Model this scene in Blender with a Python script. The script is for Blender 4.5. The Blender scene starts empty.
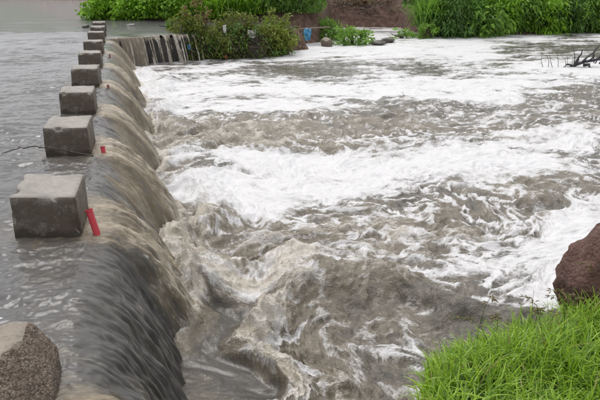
import bpy, math, random
import numpy as np

# ------------------------------------------------------------------ camera, sky, sun
scene = bpy.context.scene
col = scene.collection
F = 620.0            # focal length in pixels of the 600 px wide photograph
H = 1.87             # eye height above the water above the weir
T = math.atan(220 / F)
cam = bpy.data.cameras.new('camera')
cam.lens = 36 * F / 600
cam.sensor_width = 36
cam.clip_start = 0.05
cam.clip_end = 3000
cam_o = bpy.data.objects.new('camera', cam)
cam_o.location = (0, 0, H)
cam_o.rotation_euler = (math.pi / 2 - T, 0, 0)
col.objects.link(cam_o)
scene.camera = cam_o

SUN_EL, SUN_AZ = math.radians(62), math.radians(-25)     # azimuth measured from +Y, clockwise
world = bpy.data.worlds.new('World')
scene.world = world
world.use_nodes = True
nt = world.node_tree
nt.nodes.clear()
sky = nt.nodes.new('ShaderNodeTexSky')
sky.sky_type = 'NISHITA'
sky.sun_disc = False
sky.sun_elevation = SUN_EL
sky.sun_rotation = SUN_AZ
sky.air_density = 1.0
sky.dust_density = 6.0
sky.ozone_density = 1.0
hs = nt.nodes.new('ShaderNodeHueSaturation')             # overcast: the blue is veiled by cloud
hs.inputs['Saturation'].default_value = 0.12
bg = nt.nodes.new('ShaderNodeBackground')
bg.inputs['Strength'].default_value = 0.15
wo = nt.nodes.new('ShaderNodeOutputWorld')
nt.links.new(sky.outputs[0], hs.inputs['Color'])
cl = nt.nodes.new('ShaderNodeMix')                       # even cloud deck over the whole sky
cl.data_type = 'RGBA'
cl.inputs[0].default_value = 0.62
cl.inputs[7].default_value = (5.6, 5.7, 5.95, 1)
nt.links.new(hs.outputs[0], cl.inputs[6])
nt.links.new(cl.outputs[2], bg.inputs['Color'])
nt.links.new(bg.outputs[0], wo.inputs['Surface'])

sun = bpy.data.lights.new('sun', 'SUN')
sun.energy = 1.5
sun.angle = math.radians(28)
sun.color = (1.0, 0.97, 0.93)
sun_o = bpy.data.objects.new('sun', sun)
sun_o.rotation_euler = (math.pi / 2 - SUN_EL, 0, math.pi - SUN_AZ)
col.objects.link(sun_o)

vs = scene.view_settings
vs.view_transform = 'Standard'
vs.look = 'None'
vs.exposure = 0.2
vs.gamma = 1.0
vs.use_curve_mapping = False

rng = np.random.default_rng(7)
random.seed(7)

# ------------------------------------------------------------------ helpers
def P(x, y, z=0.0):
    """pixel of the photograph -> point on the level plane z"""
    a = (x - 300) / F
    b = -(y - 200) / F
    d = np.array([a, math.cos(T) + b * math.sin(T), -math.sin(T) + b * math.cos(T)])
    return np.array([0, 0, H]) + d * ((z - H) / d[2])

def pix(x, y, z):
    """world arrays -> pixel arrays"""
    zc = y * math.cos(T) - (z - H) * math.sin(T)
    yc = y * math.sin(T) + (z - H) * math.cos(T)
    return 300 + F * x / zc, 200 - F * yc / zc

def sstep(a, b, x):
    t = np.clip((x - a) / (b - a), 0, 1)
    return t * t * (3 - 2 * t)

def noise(x, y, seed=0):
    """2D gradient noise, about -0.7..0.7"""
    xi = np.floor(x); yi = np.floor(y)
    fx = x - xi; fy = y - yi
    xi = xi.astype(np.int64); yi = yi.astype(np.int64)
    def g(ix, iy, dx, dy):
        h = (ix * 374761393 + iy * 668265263 + seed * 974634777) & 0xFFFFFFFF
        h = ((h ^ (h >> 13)) * 1274126177) & 0xFFFFFFFF
        h = h ^ (h >> 16)
        a = (h & 0xFFFF) * (2 * math.pi / 65536)
        return np.cos(a) * dx + np.sin(a) * dy
    u = fx * fx * fx * (fx * (fx * 6 - 15) + 10)
    v = fy * fy * fy * (fy * (fy * 6 - 15) + 10)
    n0 = g(xi, yi, fx, fy); n1 = g(xi + 1, yi, fx - 1, fy)
    n2 = g(xi, yi + 1, fx, fy - 1); n3 = g(xi + 1, yi + 1, fx - 1, fy - 1)
    a = n0 + u * (n1 - n0); b = n2 + u * (n3 - n2)
    return a + v * (b - a)

def fbm(x, y, wl, octv, seed=0, cell=None, mode='n', gain=0.5):
    """octaves from wavelength wl downwards; fades octaves finer than the mesh cell"""
    out = 0; amp = 1.0; tot = 0
    for k in range(octv):
        n = noise(x / wl + 17.3 * k, y / wl - 9.1 * k, seed + k)
        if mode == 'ridge':
            n = 1 - 2.6 * np.abs(n)
        elif mode == 'billow':
            n = 2.6 * np.abs(n) - 0.55
        else:
            n = n * 1.5
        w = 1.0 if cell is None else sstep(1.2, 3.0, wl / cell)
        out = out + amp * n * w
        tot += amp
        amp *= gain
        wl *= 0.5
    return out / tot

def link(o, parent=None):
    col.objects.link(o)
    if parent is not None:
        o.parent = parent
    return o

def mesh_np(name, verts, faces, mat=None, parent=None, attrs=None, smooth=True):
    """verts (n,3); faces (m,k) int array with constant k"""
    me = bpy.data.meshes.new(name)
    verts = np.asarray(verts, np.float32); faces = np.asarray(faces, np.int32)
    n, m, k = len(verts), len(faces), faces.shape[1]
    me.vertices.add(n)
    me.vertices.foreach_set('co', verts.ravel())
    me.loops.add(m * k)
    me.loops.foreach_set('vertex_index', faces.ravel())
    me.polygons.add(m)
    me.polygons.foreach_set('loop_start', np.arange(0, m * k, k, dtype=np.int32))
    me.update(calc_edges=True)
    if smooth:
        me.polygons.foreach_set('use_smooth', np.ones(m, bool))
    for a, v in (attrs or {}).items():
        at = me.attributes.new(a, 'FLOAT', 'POINT')
        at.data.foreach_set('value', np.asarray(v, np.float32).ravel())
    if mat:
        me.materials.append(mat)
    me.validate()
    return link(bpy.data.objects.new(name, me), parent)

def grid_faces(nr, nc, keep=None, flip=False):
    i = np.arange(nr * nc).reshape(nr, nc)
    q = np.stack([i[:-1, :-1], i[:-1, 1:], i[1:, 1:], i[1:, :-1]], -1)
    if flip:
        q = q[..., ::-1]
    if keep is not None:
        q = q[keep]
    return q.reshape(-1, 4)

def tag(o, label=None, cat=None, group=None, kind=None):
    if label: o['label'] = label
    if cat: o['category'] = cat
    if group: o['group'] = group
    if kind: o['kind'] = kind
    return o

def empty(name, loc, rz=0.0):
    o = bpy.data.objects.new(name, None)
    o.location = tuple(float(c) for c in loc)
    o.rotation_euler = (0, 0, rz)
    o.empty_display_size = 0.1
    return link(o)

class Tubes:
    """collects tapered tubes through points"""
    def __init__(self): self.v = []; self.f = []; self.n = 0
    def add(self, pts, r0, r1, sides=5, close=True):
        pts = np.asarray(pts, float); k = len(pts)
        tang = np.gradient(pts, axis=0)
        tang /= np.linalg.norm(tang, axis=1)[:, None] + 1e-9
        up = np.array([0.31, 0.17, 0.93])
        for i in range(k):
            t = tang[i]
            a = np.cross(t, up); a /= np.linalg.norm(a) + 1e-9
            b = np.cross(t, a)
            r = r0 + (r1 - r0) * i / (k - 1)
            for j in range(sides):
                an = 2 * math.pi * j / sides
                self.v.append(pts[i] + r * (math.cos(an) * a + math.sin(an) * b))
        for i in range(k - 1):
            for j in range(sides):
                p = self.n + i * sides + j; q = self.n + i * sides + (j + 1) % sides
                self.f.append((p, q, q + sides, p + sides))
        self.n += k * sides
    def build(self, name, mat, parent=None):
        return mesh_np(name, np.array(self.v), np.array(self.f), mat, parent)

# ------------------------------------------------------------------ materials
class NT:
    def __init__(self, name):
        self.m = bpy.data.materials.new(name); self.m.use_nodes = True
        self.t = self.m.node_tree
        self.b = self.t.nodes['Principled BSDF']
    def n(self, typ, **kw):
        nd = self.t.nodes.new(typ)
        for k, v in kw.items(): setattr(nd, k, v)
        return nd
    def l(self, a, b): self.t.links.new(a, b)
    def attr(self, name):
        return self.n('ShaderNodeAttribute', attribute_name=name).outputs['Fac']
    def coord(self, scale=(1, 1, 1)):
        tc = self.n('ShaderNodeTexCoord')
        mp = self.n('ShaderNodeMapping')
        mp.inputs['Scale'].default_value = scale
        self.l(tc.outputs['Object'], mp.inputs['Vector'])
        return mp.outputs[0]
    def noise(self, scale, detail=4, rough=0.55, vec=None, dist=0.0):
        nd = self.n('ShaderNodeTexNoise')
        nd.inputs['Scale'].default_value = scale
        nd.inputs['Detail'].default_value = detail
        nd.inputs['Roughness'].default_value = rough
        nd.inputs['Distortion'].default_value = dist
        self.l(vec if vec is not None else self.coord(), nd.inputs['Vector'])
        return nd.outputs['Fac']
    def ramp(self, fac, stops):
        r = self.n('ShaderNodeValToRGB')
        el = r.color_ramp.elements
        while len(el) < len(stops): el.new(0.5)
        for e, (p, c) in zip(el, stops):
            e.position = p; e.color = (*c, 1) if len(c) == 3 else c
        self.l(fac, r.inputs['Fac'])
        return r.outputs['Color']
    def val(self, v):
        nd = self.n('ShaderNodeValue'); nd.outputs[0].default_value = v; return nd.outputs[0]
    def math(self, op, a, b=None, clamp=False):
        nd = self.n('ShaderNodeMath', operation=op, use_clamp=clamp)
        for i, x in enumerate((a, b)):
            if x is None: continue
            if isinstance(x, (int, float)): nd.inputs[i].default_value = x
            else: self.l(x, nd.inputs[i])
        return nd.outputs[0]
    def remap(self, x, a, b, c=0.0, d=1.0):
        nd = self.n('ShaderNodeMapRange', interpolation_type='SMOOTHSTEP')
        for i, v in enumerate((a, b, c, d)): nd.inputs[i + 1].default_value = v
        self.l(x, nd.inputs[0])
        return nd.outputs[0]
    def mix(self, fac, a, b, blend='MIX'):
        nd = self.n('ShaderNodeMix', data_type='RGBA', blend_type=blend)
        if isinstance(fac, (int, float)): nd.inputs[0].default_value = fac
        else: self.l(fac, nd.inputs[0])
        for i, x in ((6, a), (7, b)):
            if isinstance(x, tuple): nd.inputs[i].default_value = (*x, 1)
            else: self.l(x, nd.inputs[i])
        return nd.outputs[2]
    def set(self, **kw):
        for k, v in kw.items():
            k = k.replace('_', ' ')
            if isinstance(v, (int, float)): self.b.inputs[k].default_value = v
            elif isinstance(v, tuple): self.b.inputs[k].default_value = (*v, 1)
            else: self.l(v, self.b.inputs[k])
    def bump(self, height, dist=0.01, strength=1.0):
        nd = self.n('ShaderNodeBump')
        nd.inputs['Distance'].default_value = dist
        if isinstance(strength, (int, float)): nd.inputs['Strength'].default_value = strength
        else: self.l(strength, nd.inputs['Strength'])
        self.l(height, nd.inputs['Height'])
        self.l(nd.outputs[0], self.b.inputs['Normal'])

def water_material(name, deep, silt, froth, foam, along=0.4, scale=1.0, speck=1.0, bump=1.0):
    """muddy water: deep = dark glossy water, silt = aerated brown water, froth = beige, foam = white.
    The fine texture follows the current: attributes fa (with the flow) and fb (across it), in metres."""
    t = NT(name)
    fo = t.attr('foam'); ae = t.attr('aer')
    cv = t.n('ShaderNodeCombineXYZ')
    t.l(t.math('MULTIPLY', t.attr('fa'), along), cv.inputs[0]); t.l(t.attr('fb'), cv.inputs[1])
    vec = cv.outputs[0]
    n0 = t.noise(5.5 * scale, 5, 0.62, vec, 0.5)
    n1 = t.noise(22 * scale, 6, 0.68, vec, 0.4)
    n3 = t.noise(75 * scale, 4, 0.65, vec)
    nn = t.math('SUBTRACT', n1, 0.5); n00 = t.math('SUBTRACT', n0, 0.5); n33 = t.math('SUBTRACT', n3, 0.5)
    mixn = t.math('ADD', t.math('ADD', t.math('MULTIPLY', nn, 0.95 * speck), t.math('MULTIPLY', n00, 0.8 * speck)), t.math('MULTIPLY', n33, 0.62 * speck))
    f2 = t.remap(t.math('ADD', fo, t.math('MULTIPLY', mixn, t.remap(fo, 0.45, 0.95, 1.0, 0.55))), 0.16, 0.86)
    a2 = t.math('ADD', ae, t.math('MULTIPLY', mixn, 0.62))
    body = t.mix(t.remap(ae, -0.35, 0.0), tuple(c * 0.30 for c in deep), deep)      # thin clear sheet over the dark weir
    body = t.mix(t.remap(a2, 0.02, 0.50), body, silt)
    body = t.mix(t.remap(a2, 0.42, 1.10), body, froth)
    t.set(Base_Color=t.mix(f2, body, t.mix(t.remap(ae, 0.45, 0.95), foam, tuple(c * k for c, k in zip(foam, (0.90, 0.845, 0.745))))))
    t.set(Roughness=t.math('ADD', t.math('MULTIPLY', f2, 0.42), t.math('ADD', t.math('MULTIPLY', ae, 0.14), 0.04), clamp=True))
    t.set(IOR=1.33)
    t.bump(t.math('ADD', t.math('MULTIPLY', n1, 1.0), t.math('ADD', t.math('MULTIPLY', n0, 1.2), t.math('MULTIPLY', n3, 0.35))), 0.022 * bump,
           t.math('ADD', t.math('MULTIPLY', t.math('MAXIMUM', ae, t.math('MULTIPLY', fo, 0.36)), 0.85), t.attr('rip')))
    return t.m

M = {}
M['water_low'] = water_material('muddy_foaming_water', (0.070, 0.065, 0.058), (0.190, 0.163, 0.125), (0.58, 0.522, 0.43), (0.66, 0.652, 0.658), 0.75, 1.0, 1.15, 1.0)
M['water_up'] = water_material('muddy_river_water', (0.094, 0.090, 0.088), (0.22, 0.19, 0.15), (0.46, 0.41, 0.33), (0.76, 0.75, 0.74), 0.75, 0.8, 0.5, 1.0)
M['water_fall'] = water_material('falling_muddy_water', (0.094, 0.089, 0.085), (0.205, 0.168, 0.118), (0.54, 0.47, 0.365), (0.76, 0.73, 0.68), 0.22, 1.5, 1.3, 1.0)

def simple(name, c1, c2, scale=6, rough=0.85, bump=0.01, detail=6):
    t = NT(name)
    n = t.noise(scale, detail, 0.6)
    t.set(Base_Color=t.ramp(n, [(0.32, c1), (0.68, c2)]), Roughness=rough)
    t.bump(t.noise(scale * 4, 5, 0.65), bump, 0.7)
    return t.m

def concrete(name, light, dark, stain=1.0, pebbly=False):
    t = NT(name)
    co = t.coord()
    n1 = t.noise(5.5, 6, 0.6, co); n2 = t.noise(38, 5, 0.7, co); n3 = t.noise(150, 2, 0.5, co)
    base = t.mix(t.remap(n1, 0.3, 0.7), light, tuple(c * 0.72 for c in light))
    base = t.mix(t.remap(n2, 0.52, 0.68, 0, 0.5), base, tuple(c * 0.45 for c in light))
    # damp, silt-stained sides: mud and overcast shade both put into the upright faces' colour
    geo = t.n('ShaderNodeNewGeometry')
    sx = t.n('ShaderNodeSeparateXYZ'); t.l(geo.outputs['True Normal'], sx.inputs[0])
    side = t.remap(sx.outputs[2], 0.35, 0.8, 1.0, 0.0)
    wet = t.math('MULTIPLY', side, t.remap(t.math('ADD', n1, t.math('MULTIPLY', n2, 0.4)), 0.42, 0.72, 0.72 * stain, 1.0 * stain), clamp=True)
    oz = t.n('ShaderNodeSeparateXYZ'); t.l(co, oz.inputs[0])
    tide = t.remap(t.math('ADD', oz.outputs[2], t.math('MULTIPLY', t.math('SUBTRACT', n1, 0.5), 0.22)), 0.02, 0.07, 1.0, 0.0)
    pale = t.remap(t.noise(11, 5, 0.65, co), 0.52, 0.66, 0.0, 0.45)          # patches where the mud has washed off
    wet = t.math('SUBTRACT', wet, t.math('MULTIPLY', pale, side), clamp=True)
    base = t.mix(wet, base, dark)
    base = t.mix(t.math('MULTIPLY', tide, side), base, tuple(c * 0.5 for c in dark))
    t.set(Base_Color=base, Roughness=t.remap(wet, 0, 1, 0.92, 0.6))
    if pebbly:
        v = t.n('ShaderNodeTexVoronoi'); v.inputs['Scale'].default_value = 95; v.inputs['Randomness'].default_value = 1.0; t.l(co, v.inputs['Vector'])
        rub = t.remap(sx.outputs[2], 0.80, 0.95, 1.0, 0.0)
        vc = t.n('ShaderNodeSeparateColor'); t.l(v.outputs['Color'], vc.inputs[0])
        agg = t.ramp(vc.outputs[0], [(0.1, (0.075, 0.052, 0.038)), (0.55, (0.20, 0.148, 0.11)), (0.95, (0.40, 0.33, 0.27))])
        t.set(Base_Color=t.mix(rub, base, t.mix(t.remap(n1, 0.35, 0.65, 0.35, 0.85), agg, t.ramp(n2, [(0.38, (0.045, 0.032, 0.024)), (0.62, (0.27, 0.20, 0.15))]))))
        peb = t.math('MULTIPLY', t.math('MULTIPLY', v.outputs['Distance'], -0.6), t.remap(sx.outputs[2], 0.8, 0.97, 1.0, 0.0))
        t.bump(t.math('ADD', peb, t.math('MULTIPLY', n2, 1.6)), 0.018, 1.0)
    else:
        t.bump(t.math('ADD', n2, t.math('MULTIPLY', n3, 0.3)), 0.010, 0.9)
    return t.m
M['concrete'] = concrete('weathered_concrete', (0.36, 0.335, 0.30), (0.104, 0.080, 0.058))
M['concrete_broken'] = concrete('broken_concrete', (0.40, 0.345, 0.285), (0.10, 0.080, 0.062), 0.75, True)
M['weir'] = simple('wet_dark_concrete', (0.03, 0.027, 0.023), (0.07, 0.062, 0.05), 4, 0.5)
M['red_rock'] = None
t = NT('red_brown_rock')
co = t.coord()
n1 = t.noise(7, 7, 0.65, co); n2 = t.noise(55, 5, 0.7, co)
v = t.n('ShaderNodeTexVoronoi'); v.inputs['Scale'].default_value = 48; t.l(co, v.inputs['Vector'])
bc = t.ramp(n1, [(0.3, (0.070, 0.036, 0.030)), (0.55, (0.150, 0.076, 0.060)), (0.75, (0.23, 0.135, 0.11))])
bc = t.mix(t.remap(n2, 0.56, 0.72, 0, 0.55), bc, (0.26, 0.17, 0.14))
bc = t.mix(t.remap(v.outputs['Distance'], 0.0, 0.22, 0.6, 0.0), bc, (0.02, 0.012, 0.012))
t.set(Base_Color=bc, Roughness=0.85)
t.bump(t.math('ADD', n2, t.math('MULTIPLY', v.outputs['Distance'], 0.8)), 0.018, 1.0)
M['red_rock'] = t.m
M['stone'] = simple('wet_grey_stone', (0.045, 0.040, 0.036), (0.15, 0.13, 0.11), 12, 0.45, 0.012)
M['bark'] = simple('wet_dark_branch', (0.030, 0.024, 0.020), (0.085, 0.066, 0.05), 30, 0.7, 0.004)
M['bark_pale'] = simple('pale_dry_branch', (0.13, 0.10, 0.075), (0.27, 0.22, 0.17), 30, 0.8, 0.004)
M['snag'] = simple('blackened_driftwood', (0.020, 0.019, 0.022), (0.07, 0.065, 0.068), 18, 0.7, 0.01)

def ground_material():
    t = NT('river_bank_soil')
    n1 = t.noise(0.55, 6, 0.6); n2 = t.noise(3.5, 7, 0.65); n3 = t.noise(16, 5, 0.7)
    soil = t.ramp(n2, [(0.3, (0.070, 0.044, 0.036)), (0.52, (0.16, 0.092, 0.070)), (0.72, (0.26, 0.19, 0.155))])
    green = t.ramp(n3, [(0.3, (0.028, 0.055, 0.010)), (0.7, (0.075, 0.135, 0.026))])
    g = t.attr('turf')
    t.set(Base_Color=t.mix(t.remap(t.math('ADD', g, t.math('MULTIPLY', t.math('SUBTRACT', n2, 0.5), 0.9)), 0.35, 0.6), soil, green), Roughness=0.95)
    t.bump(t.math('ADD', n3, n2), 0.08, 0.8)
    return t.m
M['soil'] = ground_material()

def leaf_material(name, dark, light, rough=0.55, trans=0.25):
    t = NT(name)
    ti = t.attr('tint')
    c = t.mix(ti, dark, light)
    t.set(Base_Color=c, Roughness=rough)
    tr = t.n('ShaderNodeBsdfTranslucent')
    t.l(t.mix(0.5, c, tuple(min(1, x * 1.5) for x in light)), tr.inputs['Color'])
    mx = t.n('ShaderNodeMixShader'); mx.inputs[0].default_value = trans
    out = t.t.nodes['Material Output']
    t.l(t.b.outputs[0], mx.inputs[1]); t.l(tr.outputs[0], mx.inputs[2]); t.l(mx.outputs[0], out.inputs['Surface'])
    return t.m
M['leaf_bright'] = leaf_material('bright_green_leaf', (0.0522, 0.1478, 0.0104), (0.3298, 0.5873, 0.0399))
M['leaf_mid'] = leaf_material('mid_green_leaf', (0.0282, 0.0814, 0.0157), (0.2696, 0.482, 0.0629))
M['leaf_dark'] = leaf_material('dark_green_leaf', (0.0203, 0.0577, 0.017), (0.1762, 0.3425, 0.067))
M['leaf_olive'] = leaf_material('olive_leaf', (0.030, 0.040, 0.010), (0.24, 0.29, 0.045))
M['leaf_brown'] = leaf_material('dry_brown_leaf', (0.058, 0.0377, 0.0203), (0.3306, 0.2262, 0.1037))
M['grass'] = leaf_material('grass_blade', (0.060, 0.145, 0.010), (0.36, 0.55, 0.042), 0.45, 0.3)
M['straw'] = leaf_material('seed_head', (0.145, 0.1087, 0.0435), (0.319, 0.2465, 0.116))

def plastic(name, c, rough=0.35):
    t = NT(name)
    n = t.noise(40, 4, 0.6)
    t.set(Base_Color=t.mix(t.remap(n, 0.5, 0.75, 0, 0.35), c, tuple(x * 0.55 for x in c)), Roughness=rough)
    return t.m
M['red'] = plastic('faded_red_plastic', (0.60, 0.055, 0.075), 0.5)
M['red_muddy'] = plastic('muddy_red_plastic', (0.26, 0.075, 0.075), 0.6)
M['pipe_inside'] = plastic('dark_pipe_inside', (0.12, 0.008, 0.012), 0.6)
M['blue'] = plastic('light_blue_plastic', (0.10, 0.36, 0.58))
M['white_plastic'] = plastic('dirty_white_plastic', (0.62, 0.60, 0.57))

# ------------------------------------------------------------------ the row of the weir
A0 = P(82, 238); B0_ = P(106.5, 30)
AX = (B0_ - A0)[:2]; AX /= np.linalg.norm(AX)          # along the weir, away from the camera
NX = np.array([AX[1], -AX[0]])                          # downstream
def SU(s, u):
    return A0[0] + s * AX[0] + u * NX[0], A0[1] + s * AX[1] + u * NX[1]
def toSU(x, y):
    dx, dy = x - A0[0], y - A0[1]
    return dx * AX[0] + dy * AX[1], dx * NX[0] + dy * NX[1]
SB = np.array([-2.42, 0.0, 2.46, 4.80, 7.43, 10.16, 13.08, 16.28, 18.75, 21.35])   # near face of each block
S_END = 18.15
LOW = -1.0

def wake(s):
    b = np.zeros_like(s)
    for k, q in enumerate(SB[:8]):
        e_ = (0.22, 0.62) if k == 0 else (0.62, 1.25)
        b = np.maximum(b, sstep(q - 0.20, q + 0.06, s) * (1 - sstep(q + e_[0], q + e_[1], s)))
    return b

def upper_h(s, u, cell):
    x, y = SU(s, u)
    # ripples run across the flow; stretched along the weir
    wx = 0.30 * noise(s / 1.7, u / 1.7, 3); wu = 0.22 * noise(s / 1.3 + 40, u / 1.3, 4)
    h = 0.022 * fbm(s * 0.9 + wx, u * 0.7 + wu, 1.3, 2, 11, cell)
    slick = 0.85 + 0.25 * sstep(-0.6, 2.2, s)
    h = h + slick * 0.046 * fbm(s * 1.3 + wx, u * 0.55 + wu, 0.42, 3, 21, cell) * (0.55 + 0.9 * sstep(-0.1, 0.5, noise(s / 3.1, u / 3.1, 8)))
    h = h + slick * 0.013 * fbm(s * 1.2 + wx, u + wu, 0.13, 2, 31, cell, 'ridge')
    # pile-up and disturbed water round the blocks
    for q in SB:
        d = np.hypot((s - q - 0.3) / 0.55, (u + 0.26) / 0.5)
        h = h + 0.016 * np.exp(-((d - 1.0) / 0.22) ** 2) * (0.4 + fbm(s, u, 0.16, 3, 41, cell, 'billow'))
    return h

# ------------------------------------------------------------------ ground: one sheet, river bed and both banks
XF = np.array([-400, -60, -31, -14.5, -11.2, -10.2, -5, 0.0, 1.0, 1.9, 6.3, 6.9, 17.2, 60, 400.0])
YF = np.array([120, 70, 66, 62, 45, 32.4, 31.0, 30.2, 31.5, 41.0, 41.0, 34.0, 37.2, 42, 60.0])
XN = np.array([-400, -30, -6, -1.4, 0.25, 0.42, 0.52, 0.66, 0.95, 1.35, 1.8, 2.8, 8, 30, 400.0])
YN = np.array([-6, -3, 0.2, 1.1, 1.25, 1.9, 2.35, 2.72, 2.90, 2.98, 3.4, 3.5, 2.6, -1, -8.0])
def ground_h(x, y):
    yf = np.interp(x, XF, YF); yn = np.interp(x, XN, YN)
    df = y - yf; dn = yn - y
    right = sstep(-2.0, 2.5, x)
    wob = fbm(x, y, 3.0, 4, 71)
    far_l = -0.45 + 1.25 * sstep(-0.8, 2.2, df) + 1.2 * sstep(2, 10, df)
    far_r = -1.5 + 1.9 * sstep(-0.7, 1.3, df) + 1.8 * sstep(1.5, 8, df)
    far = far_l * (1 - right) + far_r * right + 0.16 * wob * sstep(-0.5, 2, df)
    far = far + 2.2 * sstep(12, 120, df)
    nr = sstep(0.25, 0.7, x)
    near = (0.16 + 0.06 * wob) * sstep(-0.05, 0.4, dn) + 0.25 * sstep(2, 12, dn)
    near_l = -0.5 + 0.5 * sstep(-0.5, 0.2, dn) + near
    near_r = -1.45 + 1.45 * sstep(-0.28, 0.06, dn) + near
    near = near_l * (1 - nr) + near_r * nr
    s, u = toSU(x, y)
    lowside = sstep(-0.1, 0.25, u) * (1 - sstep(S_END, S_END + 1.2, s - 0.38 * u))
    side = u - (7.2 + 0.12 * (s - S_END))
    lowside = np.maximum(lowside, sstep(0.2, 1.2, side))
    bed = -0.45 - 1.15 * lowside
    bed = bed + (0.30 + 0.25 * wob) * np.exp(-((side - 0.25) / 0.55) ** 2) * sstep(S_END + 1.5, S_END + 3.0, s)
    return np.where(df > -0.8, np.maximum(far, -1.5), np.where(dn > -0.6, np.maximum(near, bed), bed))

def stretched(lo, hi, centres, fine, growth=0.06):
    """axis samples, fine near the centres, coarser away from them"""
    out = [lo]
    while out[-1] < hi:
        d = min(abs(out[-1] - c) for c in centres)
        out.append(out[-1] + max(fine, growth * d))
    return np.array(out)
gx = stretched(-420, 420, [0.7, -10.5, 1.5, 6.6], 0.05, 0.10)
gy = stretched(-300, 600, [2.4, 31, 34], 0.05, 0.10)
GX, GY = np.meshgrid(gx, gy)
GZ = ground_h(GX, GY)
yf_ = np.interp(GX, XF, YF)
turf_a = np.where((GX > 1.2) & (GX < 6.9) & (GY > 20), sstep(4.2, 6.5, GY - yf_), 0.85)
turf = turf_a * np.where(GY > 15, sstep(0.3, 1.8, GY - yf_), 1.0)
mesh_np('ground', np.stack([GX, GY, GZ], -1).reshape(-1, 3), grid_faces(len(gy), len(gx)), M['soil'], attrs={'turf': turf})['kind'] = 'structure'

# ------------------------------------------------------------------ water above the weir and the falling sheet
dep = [1.0]
while dep[-1] < 25.0:
    dep.append(dep[-1] + max(0.0028 * dep[-1], 0.0075))
S1 = (np.array(dep) - A0[1]) / AX[1]
S1 = S1[S1 <= S_END]
S2 = S_END + np.cumsum(np.geomspace(0.05, 3.2, 90))
SALL = np.concatenate([S1, S2])
ug = np.concatenate([-0.35 - np.cumsum(np.geomspace(0.011, 0.62, 290))])[::-1]
ug = np.concatenate([ug, [-0.35]])
un = (ug - ug[0]) / (ug[-1] - ug[0])
umax = np.where(SALL <= S_END, -0.35, np.minimum(-0.35 + 2.6 * (SALL - S_END) + 0.5 * sstep(S_END, S_END + .1, SALL), 7.2 + 0.12 * (SALL - S_END)))
extra = umax + 0.35
UU = ug[None, :] + extra[:, None] * un[None, :] ** 3
SS = np.repeat(SALL[:, None], len(ug), 1)
X, Y = SU(SS, UU)
cell = np.maximum(np.gradient(SALL)[:, None] + 0 * UU, np.abs(np.gradient(UU, axis=1)))
Z = upper_h(SS, UU, cell)
# scraps of foam drifting on the surface
fl = fbm(SS * 1.2, UU * 0.9, 0.15, 3, 90) - 0.30 * (1 - sstep(-0.05, 0.5, noise(SS / 0.8, UU / 1.6, 92)))
foam = sstep(0.26, 0.42, fl) * 0.9 * (1 - sstep(0.02, 0.035, cell))
def upper_aer(s, u):
    a = np.zeros_like(s)
    for q in SB:
        a = np.maximum(a, 0.30 * np.exp(-(((s - q - .3) / .6) ** 2 + ((u + .2) / .45) ** 2)))
    return a + 0.10 * sstep(0.1, 0.5, noise(s / 4, u / 4, 95))
aer = upper_aer(SS, UU)
mesh_np('river_water_above_weir', np.stack([X, Y, Z], -1).reshape(-1, 3), grid_faces(len(SALL), len(ug)),
        M['water_up'], attrs={'foam': foam, 'aer': aer, 'fa': UU, 'fb': SS, 'rip': 0.10 + 0.75 * sstep(0.04, 0.25, cell)})['kind'] = 'structure'

NQ = 150
qn = np.linspace(0, 1, NQ)
SN = S1[S1 > -3.6]
s2, q2 = np.meshgrid(SN, qn, indexing='ij')
wk = wake(s2)
jit = 0.05 * fbm(s2, 0 * s2, 0.9, 3, 120)
def foot_at(s):
    return 0.64 + 0.10 * sstep(0.5, 3.0, s) + (0.21 - 0.04 * sstep(0.5, 3.0, s)) * wake(s) + 0.05 * fbm(s, 0 * s, 0.9, 3, 120) + 0.02 * fbm(s, 0 * s + 9, 0.25, 3, 121)
foot = 0.64 + 0.10 * sstep(0.5, 3.0, s2) + (0.21 - 0.04 * sstep(0.5, 3.0, s2)) * wk + jit + 0.02 * fbm(s2, 0 * s2 + 9, 0.25, 3, 121)
u = -0.35 + (foot + 0.12 + 0.35) * q2
fallp = np.clip((u + 0.05) / (foot + 0.05), 0, None)
# the flow lines fan out: shift the pattern along the weir with the fall
sp = s2 + 0.10 * fallp * noise(s2 / 0.7, 0 * s2, 130)
prof = -(1.0) * fallp ** 2.15
far_tan = sstep(0.3, 2.2, s2)
cellN = np.gradient(SN)[:, None] + 0 * u
path = np.where(u < 0.1, u, 0.1 + (u - 0.1) * 1.6)
spw = sp + 0.035 * noise(s2 / .22, path / .35, 5)
ridge = fbm(spw, path * 0.26, 0.11, 4, 140, cellN, 'n', 0.66) * 1.9
froth = fbm(spw, path * 0.42 - 3, 0.10, 4, 150, cellN, 'ridge', 0.65)
base = upper_h(s2, u, cellN) * (1 - 0.8 * sstep(-0.1, 0.6, u))
grow = sstep(-0.15, 0.35, u)
lift = (0.036 + 0.004 * (1 - wk) * (1 - far_tan)) * ridge * grow * (0.6 + 0.8 * fallp.clip(0, 1)) + 0.040 * froth * grow * np.maximum(wk, 0.5 * far_tan * sstep(.3, .8, fallp))
lift = lift + 0.055 * wk * sstep(-0.05, 0.25, u) * (1 - 0.4 * sstep(.4, 1, fallp))        # wake stands proud of the glassy sheet
lift = lift + 0.03 * grow * fbm(sp, path * 0.3, 0.55, 2, 160)
slope = np.arctan(2.15 * np.clip(fallp, 0.0001, None) ** 1.15 / (foot + 0.05))
zz = prof + base + lift * np.cos(slope)
uo = u + lift * np.sin(slope)
X, Y = SU(sp, uo)
far_tan = sstep(0.3, 2.2, s2)
aer = np.maximum(wk * sstep(-0.12, 0.12, u + 0.10 * noise(s2 / .15, u / .3, 9)) * 0.85,
                 (0.10 + 0.55 * far_tan) * sstep(0.12, 0.6, fallp + 0.25 * noise(s2 / .12, fallp * 2, 77)))
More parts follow.
